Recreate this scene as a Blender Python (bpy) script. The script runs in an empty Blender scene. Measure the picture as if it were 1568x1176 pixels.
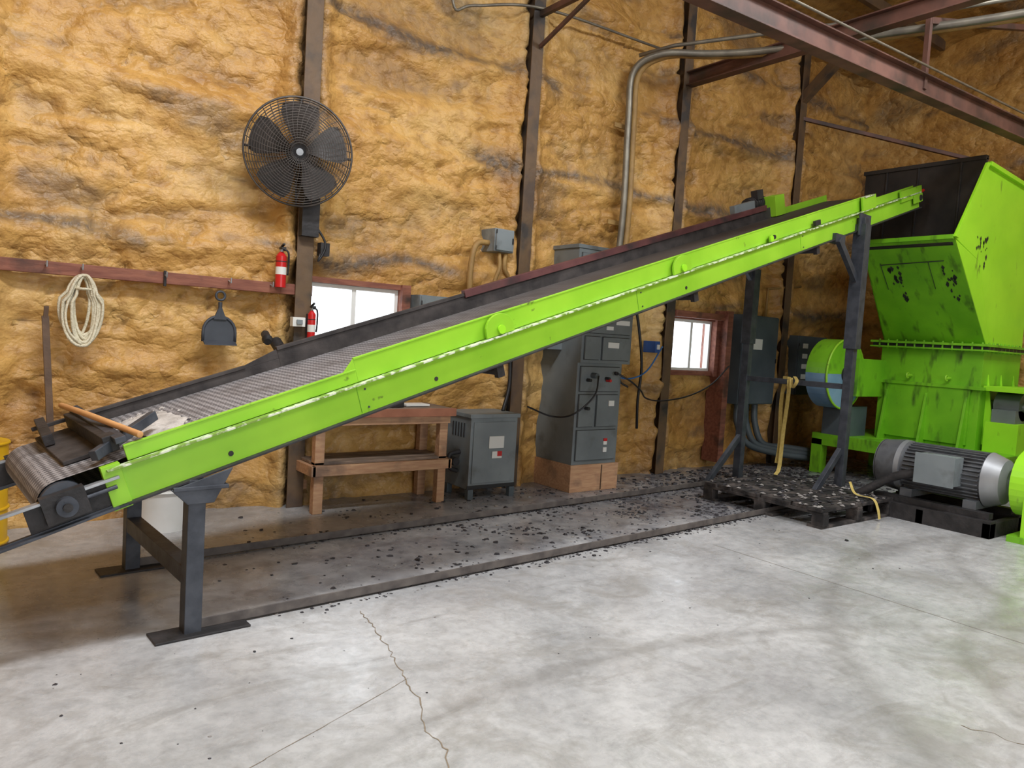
import bpy, math, random
from mathutils import Vector, Matrix, noise
random.seed(7)
scene=bpy.context.scene
# ------------------------------------------------------------------ helpers
def V(*a): return Vector(a)
class B:
    def __init__(s): s.v=[]; s.f=[]; s.m=[]; s.mats=[]; s.sm=[]; s.X=None
    def mi(s,m):
        if m not in s.mats: s.mats.append(m)
        return s.mats.index(m)
    def add(s,vs,fs,mat,smooth=False):
        b=len(s.v)
        for p in vs:
            p=Vector(p); s.v.append(s.X(p) if s.X else p)
        k=s.mi(mat)
        for f in fs: s.f.append([b+i for i in f]); s.m.append(k); s.sm.append(smooth)
    def box(s,p0,p1,mat):
        x0,y0,z0=p0; x1,y1,z1=p1
        vs=[(x0,y0,z0),(x1,y0,z0),(x1,y1,z0),(x0,y1,z0),(x0,y0,z1),(x1,y0,z1),(x1,y1,z1),(x0,y1,z1)]
        s.add(vs,[(0,3,2,1),(4,5,6,7),(0,1,5,4),(1,2,6,5),(2,3,7,6),(3,0,4,7)],mat)
    def beam(s,a,b,w,h,mat,up=(0,0,1)):
        a=Vector(a); b=Vector(b); d=(b-a).normalized(); up=Vector(up)
        if abs(d.dot(up))>.97: up=Vector((0,1,0)) if abs(d.y)<.9 else Vector((1,0,0))
        r=d.cross(up).normalized(); u=r.cross(d)
        vs=[]
        for p in (a,b):
            for i,j in ((-1,-1),(1,-1),(1,1),(-1,1)): vs.append(p+r*(i*w/2)+u*(j*h/2))
        s.add(vs,[(0,1,2,3),(7,6,5,4),(0,4,5,1),(1,5,6,2),(2,6,7,3),(3,7,4,0)],mat)
    def ibeam(s,a,b,w,h,mat,up=(0,0,1),t=.015):
        a=Vector(a); b=Vector(b); d=(b-a).normalized(); u0=Vector(up)
        r=d.cross(u0).normalized(); u=r.cross(d)
        s.beam(a+u*(h/2-t/2),b+u*(h/2-t/2),w,t,mat,up); s.beam(a-u*(h/2-t/2),b-u*(h/2-t/2),w,t,mat,up)
        s.beam(a,b,t,h-2*t,mat,up)
    def cyl(s,a,b,r,mat,n=20,r2=None,caps=True):
        a=Vector(a); b=Vector(b); r2=r if r2 is None else r2
        d=(b-a).normalized(); q=d.orthogonal().normalized(); w=d.cross(q)
        vs=[]
        for p,rr in ((a,r),(b,r2)):
            for i in range(n):
                t=2*math.pi*i/n; vs.append(p+q*(math.cos(t)*rr)+w*(math.sin(t)*rr))
        s.add(vs,[(i,(i+1)%n,n+(i+1)%n,n+i) for i in range(n)],mat,True)
        if caps: s.add(vs,[tuple(range(n-1,-1,-1)),tuple(range(n,2*n))],mat)
    def tube(s,pts,r,mat,n=8,closed=False):
        pts=[Vector(p) for p in pts]; m=len(pts); vs=[]; q=None
        for i,p in enumerate(pts):
            if closed: d=pts[(i+1)%m]-pts[i-1]
            else: d=pts[min(i+1,m-1)]-pts[max(i-1,0)]
            d.normalize()
            if q is None: q=d.orthogonal().normalized()
            else:
                q=(q-d*q.dot(d)); q=q.normalized() if q.length>1e-5 else d.orthogonal().normalized()
            w=d.cross(q)
            for k in range(n):
                t=2*math.pi*k/n; vs.append(p+q*(math.cos(t)*r)+w*(math.sin(t)*r))
        fs=[]
        for i in range(m if closed else m-1):
            j=(i+1)%m
            for k in range(n): fs.append((i*n+k,i*n+(k+1)%n,j*n+(k+1)%n,j*n+k))
        if not closed: fs.append(tuple(range(n-1,-1,-1))); fs.append(tuple(range((m-1)*n,m*n)))
        s.add(vs,fs,mat,True)
    def prism(s,poly,ext,mat):
        poly=[Vector(p) for p in poly]; e=Vector(ext); n=len(poly)
        vs=poly+[p+e for p in poly]
        s.add(vs,[tuple(range(n-1,-1,-1)),tuple(range(n,2*n))]+[(i,(i+1)%n,n+(i+1)%n,n+i) for i in range(n)],mat)
    def ring(s,c,nrm,R,r,mat,n=40,k=6):
        c=Vector(c); d=Vector(nrm).normalized(); q=d.orthogonal().normalized(); w=d.cross(q)
        s.tube([c+q*(math.cos(2*math.pi*i/n)*R)+w*(math.sin(2*math.pi*i/n)*R) for i in range(n)],r,mat,k,True)
    def done(s,name,bevel=0.0,parent=None,weld=False):
        me=bpy.data.meshes.new(name); me.from_pydata([tuple(p) for p in s.v],[],s.f)
        for m in s.mats: me.materials.append(m)
        me.polygons.foreach_set('material_index',s.m); me.polygons.foreach_set('use_smooth',s.sm)
        me.update(); ob=bpy.data.objects.new(name,me); scene.collection.objects.link(ob)
        import bmesh
        bm=bmesh.new(); bm.from_mesh(me); bmesh.ops.recalc_face_normals(bm,faces=bm.faces); bm.to_mesh(me); bm.free()
        if bevel:
            md=ob.modifiers.new('bevel','BEVEL'); md.width=bevel; md.segments=2; md.limit_method='ANGLE'; md.angle_limit=math.radians(50)
        if parent: ob.parent=parent
        return ob
def bez(pts,n=10):
    P=[Vector(p) for p in pts]; P=[P[0]*2-P[1]]+P+[P[-1]*2-P[-2]]; out=[]
    for i in range(1,len(P)-2):
        for k in range(n):
            t=k/n; a,b,c,d=P[i-1],P[i],P[i+1],P[i+2]
            out.append(.5*((2*b)+(c-a)*t+(2*a-5*b+4*c-d)*t*t+(-a+3*b-3*c+d)*t**3))
    out.append(P[-2]); return out
def s2l(c): return tuple(((x/255)/12.92 if x/255<=.04045 else ((x/255+.055)/1.055)**2.4) for x in c)
def mat(name,c1,c2=None,scale=8,rough=.5,metal=0,bump=0,bscale=None,lo=.35,hi=.65,detail=6,spec=.5,stretch=None,dirt=None,dscale=5,dlo=.55,dhi=.75,dst=None):
    m=bpy.data.materials.new(name); m.use_nodes=True; nt=m.node_tree; N=nt.nodes; L=nt.links
    bs=N['Principled BSDF']; bs.inputs['Roughness'].default_value=rough; bs.inputs['Metallic'].default_value=metal
    bs.inputs['Specular IOR Level'].default_value=spec
    c1=s2l(c1); c2=s2l(c2) if c2 else c1
    tc=N.new('ShaderNodeTexCoord'); mp=N.new('ShaderNodeMapping'); L.new(tc.outputs['Object'],mp.inputs['Vector'])
    if stretch: mp.inputs['Scale'].default_value=stretch
    no=N.new('ShaderNodeTexNoise'); no.inputs['Scale'].default_value=scale; no.inputs['Detail'].default_value=detail
    L.new(mp.outputs[0],no.inputs['Vector'])
    cr=N.new('ShaderNodeValToRGB'); cr.color_ramp.elements[0].position=lo; cr.color_ramp.elements[1].position=hi
    cr.color_ramp.elements[0].color=(*c1,1); cr.color_ramp.elements[1].color=(*c2,1)
    L.new(no.outputs['Fac'],cr.inputs['Fac']); col=cr.outputs['Color']
    if dirt:
        n2=N.new('ShaderNodeTexNoise'); n2.inputs['Scale'].default_value=dscale; n2.inputs['Detail'].default_value=8
        if dst:
            m2=N.new('ShaderNodeMapping'); m2.inputs['Scale'].default_value=dst; L.new(tc.outputs['Object'],m2.inputs['Vector']); L.new(m2.outputs[0],n2.inputs['Vector'])
        else: L.new(tc.outputs['Object'],n2.inputs['Vector'])
        r2=N.new('ShaderNodeValToRGB'); r2.color_ramp.elements[0].position=dlo; r2.color_ramp.elements[1].position=dhi
        L.new(n2.outputs['Fac'],r2.inputs['Fac'])
        mx=N.new('ShaderNodeMixRGB'); L.new(r2.outputs['Color'],mx.inputs['Fac']); L.new(col,mx.inputs['Color1']); mx.inputs['Color2'].default_value=(*s2l(dirt),1)
        col=mx.outputs['Color']
    L.new(col,bs.inputs['Base Color'])
    if bump:
        n3=N.new('ShaderNodeTexNoise'); n3.inputs['Scale'].default_value=bscale or scale*3; n3.inputs['Detail'].default_value=6
        L.new(mp.outputs[0],n3.inputs['Vector'])
        bp=N.new('ShaderNodeBump'); bp.inputs['Strength'].default_value=bump; bp.inputs['Distance'].default_value=.02
        L.new(n3.outputs['Fac'],bp.inputs['Height']); L.new(bp.outputs['Normal'],bs.inputs['Normal'])
    return m
# ------------------------------------------------------------------ materials
LIME=mat('lime_paint',(140,198,44),(154,210,52),3,.38,dirt=(84,100,40),dscale=9,dlo=.68,dhi=.74)
LIME2=mat('lime_paint_machine',(106,172,30),(128,196,38),2,.42,dirt=(50,66,28),dscale=4,dlo=.56,dhi=.76,dst=(1,2.2,.7))
LIME_LIT=mat('lime_paint_lit',(152,222,40),(166,234,46),2,.4,dirt=(90,120,40),dscale=5,dlo=.66,dhi=.76,dst=(1.6,1.6,.6))  # machine lime made lighter: light on the camera-facing sides put into the colour
SCR=mat('worn_steel_edge',(222,228,206),(126,156,66),20,.35,.1,lo=.44,hi=.56)
STEEL=mat('dark_frame_steel',(56,60,68),(76,80,88),10,.5,.3,bump=.1)
RAIL=mat('dusty_floor_rail',(84,78,76),(112,105,100),10,.6,.2,bump=.1)
BLACK=mat('black_steel',(30,29,30),(50,47,48),9,.6,bump=.3)
FANB=mat('fan_blade_brown',(54,50,48),(74,68,65),6,.5)
RUB=mat('black_rubber',(44,40,40),(74,68,66),6,.75,bump=.3)
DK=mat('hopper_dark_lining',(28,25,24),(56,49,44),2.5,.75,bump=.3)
REDW=mat('red_brown_lumber',(122,72,58),(148,94,74),5,.7,stretch=(1,6,6),bump=.2,dirt=(66,48,42),dscale=4)
REDS=mat('red_oxide_steel',(90,60,52),(114,78,66),4,.6,bump=.15,dirt=(60,50,44),dscale=3,dlo=.45,dhi=.7)
MAROON=mat('maroon_skirt_rubber',(84,46,48),(106,64,62),5,.6,bump=.15,dirt=(52,42,42),dscale=3,dlo=.5,dhi=.7)
POST=mat('post_steel_foamed',(84,68,56),(132,102,66),3,.6,bump=.5,dirt=(62,56,52),dscale=3,dlo=.46,dhi=.64)
PIPE=mat('galvanised_conduit',(112,106,96),(138,132,118),6,.4,.4)
PIPEY=mat('foam_coated_conduit',(144,112,66),(168,134,78),6,.6,bump=.4,bscale=20)
GREY=mat('electrical_grey',(118,126,130),(132,140,143),3,.5,dirt=(92,94,94),dscale=4)
GREYD=mat('mcc_grey',(106,113,116),(120,127,129),3,.5,dirt=(86,88,88),dscale=4)
GREYB=mat('dark_switchgear_grey',(74,84,90),(88,97,102),3,.45)
SEAM=mat('panel_seam_dark',(40,42,44))
WOOD=mat('pine_lumber',(178,134,102),(198,158,122),6,.65,stretch=(1,7,7),bump=.15,dirt=(130,104,86),dscale=4)
WOODD=mat('dusty_bench_wood',(114,98,86),(142,122,106),6,.7,stretch=(1,7,7),bump=.2,dirt=(74,64,58),dscale=4)
WOODR=mat('red_stained_bench_edge',(148,94,70),(168,110,84),6,.65,bump=.1)
WHITE=mat('white_vinyl',(226,226,222),(238,238,236),4,.4)
LABEL=mat('label_white',(225,225,220))
LABR=mat('label_red',(196,40,40))
RED=mat('extinguisher_red',(190,28,32),(202,36,38),4,.3)
ROPE=mat('rope_fibre',(206,196,168),(228,220,196),60,.8,bump=.5,bscale=120)
PAN=mat('dark_plastic',(52,56,64),(66,70,78),5,.5)
STICK=mat('broom_handle_wood',(196,142,90),(212,160,106),6,.5)
DARKWOOD=mat('weathered_board',(84,66,54),(110,86,66),6,.7,bump=.3)
YEL=mat('yellow_drum',(206,160,22),(222,178,36),4,.4,dirt=(120,90,30),dscale=5)
PAL=mat('soiled_pallet_wood',(44,40,40),(96,88,84),7,.75,bump=.5,dirt=(26,24,25),dscale=5,dlo=.4,dhi=.6)
CHIP=mat('rubber_chip',(32,31,34),(60,57,62),12,.6)
CHIPL=mat('dusty_chip',(120,114,112),(150,146,142),12,.8)
MOT=mat('motor_grey',(88,91,96),(108,110,114),5,.45,.2,dirt=(62,60,60),dscale=5)
MOTL=mat('motor_endbell',(140,142,146),(158,160,163),5,.4,.3)
STRAP=mat('yellow_ratchet_strap',(190,166,88),(208,186,112),30,.8)
BLUEP=mat('blue_box',(40,78,140),(50,88,150))
BLUED=mat('pale_blue_guard',(110,146,180),(130,162,190),5,.5)
CABLE=mat('black_cable',(22,22,24),(34,34,36))
CABB=mat('blue_cable',(50,110,180),(60,120,190))
SILV=mat('bare_steel',(140,142,144),(172,174,178),8,.4,.5)
DUST=mat('white_belt_dust',(172,166,160),(204,198,192),12,.9,bump=.5)
def belt_mat():
    m=mat('woven_conveyor_belt',(150,148,150),(172,170,172),5,.7); nt=m.node_tree; N=nt.nodes; L=nt.links; bs=N['Principled BSDF']
    tc=N.new('ShaderNodeTexCoord'); mp=N.new('ShaderNodeMapping'); mp.inputs['Rotation'].default_value=(0,0,math.radians(45)); L.new(tc.outputs['Object'],mp.inputs['Vector'])
    ck=N.new('ShaderNodeTexChecker'); ck.inputs['Scale'].default_value=34; L.new(mp.outputs[0],ck.inputs['Vector'])
    ck.inputs['Color1'].default_value=(*s2l((156,153,154)),1); ck.inputs['Color2'].default_value=(*s2l((96,93,95)),1)
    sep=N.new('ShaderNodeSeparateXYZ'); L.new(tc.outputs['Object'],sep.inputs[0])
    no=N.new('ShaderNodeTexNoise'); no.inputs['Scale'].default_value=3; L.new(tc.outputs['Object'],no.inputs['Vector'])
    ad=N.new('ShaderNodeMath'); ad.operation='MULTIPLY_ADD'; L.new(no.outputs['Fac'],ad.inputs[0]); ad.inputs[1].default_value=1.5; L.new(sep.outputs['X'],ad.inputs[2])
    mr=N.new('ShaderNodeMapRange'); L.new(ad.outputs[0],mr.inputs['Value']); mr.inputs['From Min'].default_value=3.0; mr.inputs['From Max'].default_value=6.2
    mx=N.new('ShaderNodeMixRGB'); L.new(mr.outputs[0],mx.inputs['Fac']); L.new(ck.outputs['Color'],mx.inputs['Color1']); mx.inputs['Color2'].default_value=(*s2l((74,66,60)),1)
    n2=N.new('ShaderNodeTexNoise'); n2.inputs['Scale'].default_value=6; n2.inputs['Detail'].default_value=7; L.new(tc.outputs['Object'],n2.inputs['Vector'])
    m2=N.new('ShaderNodeMapRange'); L.new(n2.outputs['Fac'],m2.inputs['Value']); m2.inputs['From Min'].default_value=.48; m2.inputs['From Max'].default_value=.7; m2.inputs['To Max'].default_value=.6
    x2=N.new('ShaderNodeMixRGB'); L.new(m2.outputs[0],x2.inputs['Fac']); L.new(mx.outputs[0],x2.inputs['Color1']); x2.inputs['Color2'].default_value=(*s2l((82,76,74)),1)
    L.new(x2.outputs[0],bs.inputs['Base Color'])
    bp=N.new('ShaderNodeBump'); bp.inputs['Strength'].default_value=.4; bp.inputs['Distance'].default_value=.004; L.new(ck.outputs['Fac'],bp.inputs['Height']); L.new(bp.outputs[0],bs.inputs['Normal'])
    return m
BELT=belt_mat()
def foam_mat(name,dark=0.0):
    m=bpy.data.materials.new(name); m.use_nodes=True; nt=m.node_tree; N=nt.nodes; L=nt.links; bs=N['Principled BSDF']
    bs.inputs['Roughness'].default_value=.42; bs.inputs['Specular IOR Level'].default_value=.45
    tc=N.new('ShaderNodeTexCoord')
    mp=N.new('ShaderNodeMapping'); mp.inputs['Scale'].default_value=(1,1,1.35); L.new(tc.outputs['Object'],mp.inputs['Vector'])
    n1=N.new('ShaderNodeTexNoise'); n1.inputs['Scale'].default_value=.6; n1.inputs['Detail'].default_value=5; n1.inputs['Roughness'].default_value=.6; L.new(mp.outputs[0],n1.inputs['Vector'])
    cr=N.new('ShaderNodeValToRGB'); e=cr.color_ramp.elements
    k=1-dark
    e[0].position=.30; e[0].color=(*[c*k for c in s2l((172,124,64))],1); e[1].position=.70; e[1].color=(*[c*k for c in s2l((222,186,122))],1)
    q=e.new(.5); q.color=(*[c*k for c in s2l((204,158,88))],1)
    L.new(n1.outputs['Fac'],cr.inputs['Fac'])
    n2=N.new('ShaderNodeTexNoise'); n2.inputs['Scale'].default_value=9; n2.inputs['Detail'].default_value=8; L.new(mp.outputs[0],n2.inputs['Vector'])
    r2=N.new('ShaderNodeValToRGB'); r2.color_ramp.elements[0].position=.3; r2.color_ramp.elements[0].color=(.62,.55,.48,1); r2.color_ramp.elements[1].position=.54; r2.color_ramp.elements[1].color=(1,1,1,1)
    L.new(n2.outputs['Fac'],r2.inputs['Fac'])
    mu=N.new('ShaderNodeMixRGB'); mu.blend_type='MULTIPLY'; mu.inputs['Fac'].default_value=.75; L.new(cr.outputs[0],mu.inputs['Color1']); L.new(r2.outputs[0],mu.inputs['Color2'])
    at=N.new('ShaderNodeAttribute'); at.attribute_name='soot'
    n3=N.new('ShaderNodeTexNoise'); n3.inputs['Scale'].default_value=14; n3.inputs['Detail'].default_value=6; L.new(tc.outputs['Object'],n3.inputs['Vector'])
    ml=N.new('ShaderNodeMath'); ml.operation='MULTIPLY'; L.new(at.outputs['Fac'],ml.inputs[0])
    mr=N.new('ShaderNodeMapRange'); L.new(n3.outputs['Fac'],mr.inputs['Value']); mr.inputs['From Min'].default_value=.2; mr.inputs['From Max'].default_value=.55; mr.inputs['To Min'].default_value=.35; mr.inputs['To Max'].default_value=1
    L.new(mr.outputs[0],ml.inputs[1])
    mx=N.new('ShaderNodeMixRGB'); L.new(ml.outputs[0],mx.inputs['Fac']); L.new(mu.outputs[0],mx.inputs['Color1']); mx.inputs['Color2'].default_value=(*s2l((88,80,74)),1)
    L.new(mx.outputs[0],bs.inputs['Base Color'])
    nw=N.new('ShaderNodeTexNoise'); nw.inputs['Scale'].default_value=4; nw.inputs['Detail'].default_value=4; L.new(mp.outputs[0],nw.inputs['Vector'])
    va=N.new('ShaderNodeMixRGB'); va.blend_type='ADD'; va.inputs['Fac'].default_value=.3; L.new(mp.outputs[0],va.inputs['Color1']); L.new(nw.outputs['Color'],va.inputs['Color2'])
    vo=N.new('ShaderNodeTexVoronoi'); vo.feature='F1'; vo.inputs['Scale'].default_value=6; L.new(va.outputs[0],vo.inputs['Vector'])
    pw=N.new('ShaderNodeMath'); pw.operation='POWER'; L.new(vo.outputs['Distance'],pw.inputs[0]); pw.inputs[1].default_value=2
    inv=N.new('ShaderNodeMath'); inv.operation='SUBTRACT'; inv.inputs[0].default_value=1; L.new(pw.outputs[0],inv.inputs[1])
    msk=N.new('ShaderNodeTexNoise'); msk.inputs['Scale'].default_value=1.3; L.new(tc.outputs['Object'],msk.inputs['Vector'])
    mm=N.new('ShaderNodeMapRange'); L.new(msk.outputs['Fac'],mm.inputs['Value']); mm.inputs['From Min'].default_value=.35; mm.inputs['From Max'].default_value=.6; mm.inputs['To Min'].default_value=.25
    hm=N.new('ShaderNodeMath'); hm.operation='MULTIPLY'; L.new(inv.outputs[0],hm.inputs[0]); L.new(mm.outputs[0],hm.inputs[1])
    n4=N.new('ShaderNodeTexNoise'); n4.inputs['Scale'].default_value=24; n4.inputs['Detail'].default_value=6; L.new(mp.outputs[0],n4.inputs['Vector'])
    b1=N.new('ShaderNodeBump'); b1.inputs['Strength'].default_value=.45; b1.inputs['Distance'].default_value=.03; L.new(n4.outputs['Fac'],b1.inputs['Height'])
    b2=N.new('ShaderNodeBump'); b2.inputs['Strength'].default_value=.5; b2.inputs['Distance'].default_value=.08; L.new(hm.outputs[0],b2.inputs['Height']); L.new(b1.outputs[0],b2.inputs['Normal'])
    L.new(b2.outputs[0],bs.inputs['Normal'])
    return m
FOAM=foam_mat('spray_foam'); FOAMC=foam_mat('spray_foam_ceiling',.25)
def sstep(a,b,x):
    t=max(0,min(1,(x-a)/(b-a))); return t*t*(3-2*t)
POSTS=[.02,2.38,4.75,7.08,9.55]
GIRT=[1.15,2.16,3.32,4.3,5.25]
WIN=[(2.46,3.36,1.35,1.98),(7.26,8.06,1.31,1.97)]
def foam_disp(x,z,seed=0):
    p=Vector((x+seed*17,seed*9.3,z))
    n=noise.noise(p*.8)*.05+noise.noise(Vector((p.x*1.0,p.y,p.z*2.8)))*.045+noise.noise(Vector((p.x*3,p.y+4,p.z*4.5)))*.03+noise.noise(p*8)*.018
    w=Vector((p.x*.7,3,p.z*2.0)); n+=-.06*max(0,.10-abs(noise.noise(w*1.2+Vector((n*14,0,n*9)))))/.10
    return n
def foam_wall(name,fn,w,hgt,step,mtl,holes=(),posts=(),seed=0):
    nx=int(w/step); nz=int(hgt/step); vs=[]; soot=[]
    for j in range(nz+1):
        for i in range(nx+1):
            a=i*step; z=j*step
            P,x=fn(a,z)
            d=foam_disp(x,z,seed)
            for g in GIRT:
                gz=z-g-noise.noise(Vector((x*.7,g,seed)))*.07
                d+=.06*math.exp(-(gz/.10)**2)
            for pX in posts: d+=.12*math.exp(-((abs(x-pX)-.125)/.09)**2)+ .04*math.exp(-((x-pX)/.4)**2)-.04*math.exp(-((x-pX)/.06)**2)
            for (x0,x1,z0,z1) in holes:
                dx=max(x0-x,0,x-x1); dz=max(z0-z,0,z-z1); r=math.hypot(dx,dz); k=sstep(0.03,.3,r); d=d*k
            so=0
            for g in GIRT[1:]:
                m_=noise.noise(Vector((x*.8,g*3.1,seed+2.5)))+.35*noise.noise(Vector((x*5,z*9,seed)))
                c=g+.06+noise.noise(Vector((x*1.3,g,5)))*.12
                wd=.05+.12*max(0,noise.noise(Vector((x*1.6,g,8)))+.3)
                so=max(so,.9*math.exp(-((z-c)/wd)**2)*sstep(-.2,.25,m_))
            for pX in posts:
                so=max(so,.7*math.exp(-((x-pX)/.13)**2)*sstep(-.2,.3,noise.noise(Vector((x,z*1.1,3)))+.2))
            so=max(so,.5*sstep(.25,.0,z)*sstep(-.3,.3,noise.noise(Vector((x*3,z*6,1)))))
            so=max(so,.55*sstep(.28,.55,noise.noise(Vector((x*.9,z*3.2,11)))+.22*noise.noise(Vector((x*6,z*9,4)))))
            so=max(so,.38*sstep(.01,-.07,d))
            vs.append(P+fn.n*max(.005,d+.06)); soot.append(so)
    fs=[]
    for j in range(nz):
        for i in range(nx):
            P,x=fn((i+.5)*step,(j+.5)*step); z=(j+.5)*step
            if any(x0<x<x1 and z0<z<z1 for x0,x1,z0,z1 in holes): continue
            b=j*(nx+1)+i; fs.append((b,b+1,b+nx+2,b+nx+1))
    me=bpy.data.meshes.new(name); me.from_pydata(vs,[],fs); me.materials.append(mtl)
    at=me.attributes.new('soot','FLOAT','POINT'); at.data.foreach_set('value',soot)
    me.polygons.foreach_set('use_smooth',[True]*len(fs)); me.update()
    ob=bpy.data.objects.new(name,me); scene.collection.objects.link(ob); return ob
class Fn:
    def __init__(s,f,n): s.f=f; s.n=Vector(n)
    def __call__(s,a,z): return s.f(a,z)
WX0,WX1=-2.6,11.6
foam_wall('wall_north',Fn(lambda a,z:(Vector((WX0+a,6.45,z)),WX0+a),(0,-1,0)),WX1-WX0+.04,6.1,.036,FOAM,WIN,POSTS)
foam_wall('wall_east',Fn(lambda a,z:(Vector((WX1,6.5-a,z)),20+a),(-1,0,0)),13.6,9.4,.08,FOAM,(),(),3)
foam_wall('wall_west',Fn(lambda a,z:(Vector((WX0,6.5-a,z)),60+a),(1,0,0)),13.6,9.4,.15,FOAM,(),(),7)
foam_wall('wall_south',Fn(lambda a,z:(Vector((WX0+a,-7,z)),80+a),(0,1,0)),WX1-WX0,9.4,.15,FOAM,((80.6,87.0,-.1,4.6),),(),9)
def ceilf(a,z): return Vector((WX0+a,6.5-z,5.95+.25*z)),a+40
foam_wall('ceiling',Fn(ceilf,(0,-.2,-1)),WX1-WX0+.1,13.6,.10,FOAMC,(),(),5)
# ------------------------------------------------------------------ floor
def floor_mat():
    m=bpy.data.materials.new('polished_concrete'); m.use_nodes=True; nt=m.node_tree; N=nt.nodes; L=nt.links; bs=N['Principled BSDF']
    tc=N.new('ShaderNodeTexCoord'); O=tc.outputs['Object']
    def nz(s,d=6,dist=0,r=.5,st=None):
        n=N.new('ShaderNodeTexNoise'); n.inputs['Scale'].default_value=s; n.inputs['Detail'].default_value=d; n.inputs['Distortion'].default_value=dist; n.inputs['Roughness'].default_value=r
        if st:
            mp=N.new('ShaderNodeMapping'); mp.inputs['Scale'].default_value=st; mp.inputs['Rotation'].default_value=(0,0,.5); L.new(O,mp.inputs['Vector']); L.new(mp.outputs[0],n.inputs['Vector'])
        else: L.new(O,n.inputs['Vector'])
        return n.outputs['Fac']
    def ramp(f,a,ca,b,cb):
        r=N.new('ShaderNodeValToRGB'); r.color_ramp.elements[0].position=a; r.color_ramp.elements[1].position=b
        r.color_ramp.elements[0].color=(*ca,1); r.color_ramp.elements[1].color=(*cb,1); L.new(f,r.inputs['Fac']); return r.outputs[0]
    def mth(op,a,b,c=None):
        n=N.new('ShaderNodeMath'); n.operation=op
        for i,x in enumerate((a,b,c)):
            if x is None: continue
            if isinstance(x,(int,float)): n.inputs[i].default_value=x
            else: L.new(x,n.inputs[i])
        return n.outputs[0]
    def mix(f,a,b,bt='MIX'):
        n=N.new('ShaderNodeMixRGB'); n.blend_type=bt
        for i,x in enumerate((f,a,b)):
            if isinstance(x,(int,float)): n.inputs[i].default_value=x
            elif isinstance(x,tuple): n.inputs[i].default_value=(*x,1)
            else: L.new(x,n.inputs[i])
        return n.outputs[0]
    base=ramp(nz(.9,8,.4,.6),.34,s2l((166,166,167)),.64,s2l((203,203,203)))
    fine=ramp(nz(12,8,.2,.75),.34,(.70,.70,.70),.58,(1,1,1)); base=mix(.85,base,fine,'MULTIPLY')
    st=ramp(nz(2.0,8,1.0,.72),.50,(0,0,0),.62,(1,1,1)); base=mix(mth('MULTIPLY',st,.45),base,s2l((144,140,134)))
    st2=ramp(nz(1.3,8,.8,.7,(1,3.5,1)),.54,(0,0,0),.66,(1,1,1)); base=mix(mth('MULTIPLY',st2,.4),base,s2l((132,128,122)))
    sep=N.new('ShaderNodeSeparateXYZ'); L.new(O,sep.inputs[0]); X=sep.outputs['X']; Y=sep.outputs['Y']
    for cx,cy,R,w in ((6.6,-1.2,4.2,.13),(6.6,-1.2,3.2,.11),(7.6,.6,2.2,.11),(2.4,-2.0,4.6,.09),(5.2,.2,1.6,.10)):
        dx=mth('SUBTRACT',X,cx); dy=mth('SUBTRACT',Y,cy)
        r=mth('SQRT',mth('ADD',mth('MULTIPLY',dx,dx),mth('MULTIPLY',dy,dy)),0)
        k=mth('ABSOLUTE',mth('SUBTRACT',r,R),0); k=mth('SUBTRACT',1,mth('DIVIDE',k,w)); k=mth('MAXIMUM',k,0)
        k=mth('MULTIPLY',k,mth('MULTIPLY',nz(1.7+R,5),.75)); base=mix(k,base,s2l((122,118,114)))
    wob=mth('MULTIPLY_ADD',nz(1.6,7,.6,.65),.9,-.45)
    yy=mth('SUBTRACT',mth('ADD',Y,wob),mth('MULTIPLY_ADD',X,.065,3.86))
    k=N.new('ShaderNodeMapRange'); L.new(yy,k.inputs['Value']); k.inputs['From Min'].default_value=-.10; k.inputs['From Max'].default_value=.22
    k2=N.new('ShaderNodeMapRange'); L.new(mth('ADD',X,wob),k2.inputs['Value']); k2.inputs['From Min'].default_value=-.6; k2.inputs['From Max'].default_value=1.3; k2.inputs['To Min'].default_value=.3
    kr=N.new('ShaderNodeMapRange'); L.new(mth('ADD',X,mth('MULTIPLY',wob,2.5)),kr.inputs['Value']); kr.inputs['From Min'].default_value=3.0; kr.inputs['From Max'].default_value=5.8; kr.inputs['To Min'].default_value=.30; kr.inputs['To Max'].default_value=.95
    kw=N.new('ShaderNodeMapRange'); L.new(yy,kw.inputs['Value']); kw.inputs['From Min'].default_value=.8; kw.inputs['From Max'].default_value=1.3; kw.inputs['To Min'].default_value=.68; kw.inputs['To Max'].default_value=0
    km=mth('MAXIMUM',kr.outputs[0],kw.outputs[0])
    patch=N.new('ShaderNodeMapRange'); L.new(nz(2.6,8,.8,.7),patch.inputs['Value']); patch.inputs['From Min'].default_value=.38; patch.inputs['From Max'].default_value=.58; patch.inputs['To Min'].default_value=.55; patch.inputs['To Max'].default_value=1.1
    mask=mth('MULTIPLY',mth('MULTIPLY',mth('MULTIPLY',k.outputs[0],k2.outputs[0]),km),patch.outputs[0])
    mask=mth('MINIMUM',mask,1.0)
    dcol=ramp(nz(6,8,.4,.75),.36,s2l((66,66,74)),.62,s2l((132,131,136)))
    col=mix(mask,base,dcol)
    L.new(col,bs.inputs['Base Color'])
    rr=N.new('ShaderNodeMapRange'); L.new(nz(3,7,.5,.7),rr.inputs['Value']); rr.inputs['From Min'].default_value=.3; rr.inputs['From Max'].default_value=.7; rr.inputs['To Min'].default_value=.14; rr.inputs['To Max'].default_value=.42
    L.new(rr.outputs[0],bs.inputs['Roughness'])
    bp=N.new('ShaderNodeBump'); bp.inputs['Strength'].default_value=.12; bp.inputs['Distance'].default_value=.01; L.new(nz(20,6),bp.inputs['Height']); L.new(bp.outputs[0],bs.inputs['Normal'])
    return m
b=B(); b.box((-6,-11,-.15),(11.8,6.6,0),floor_mat()); b.done('floor')
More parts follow.
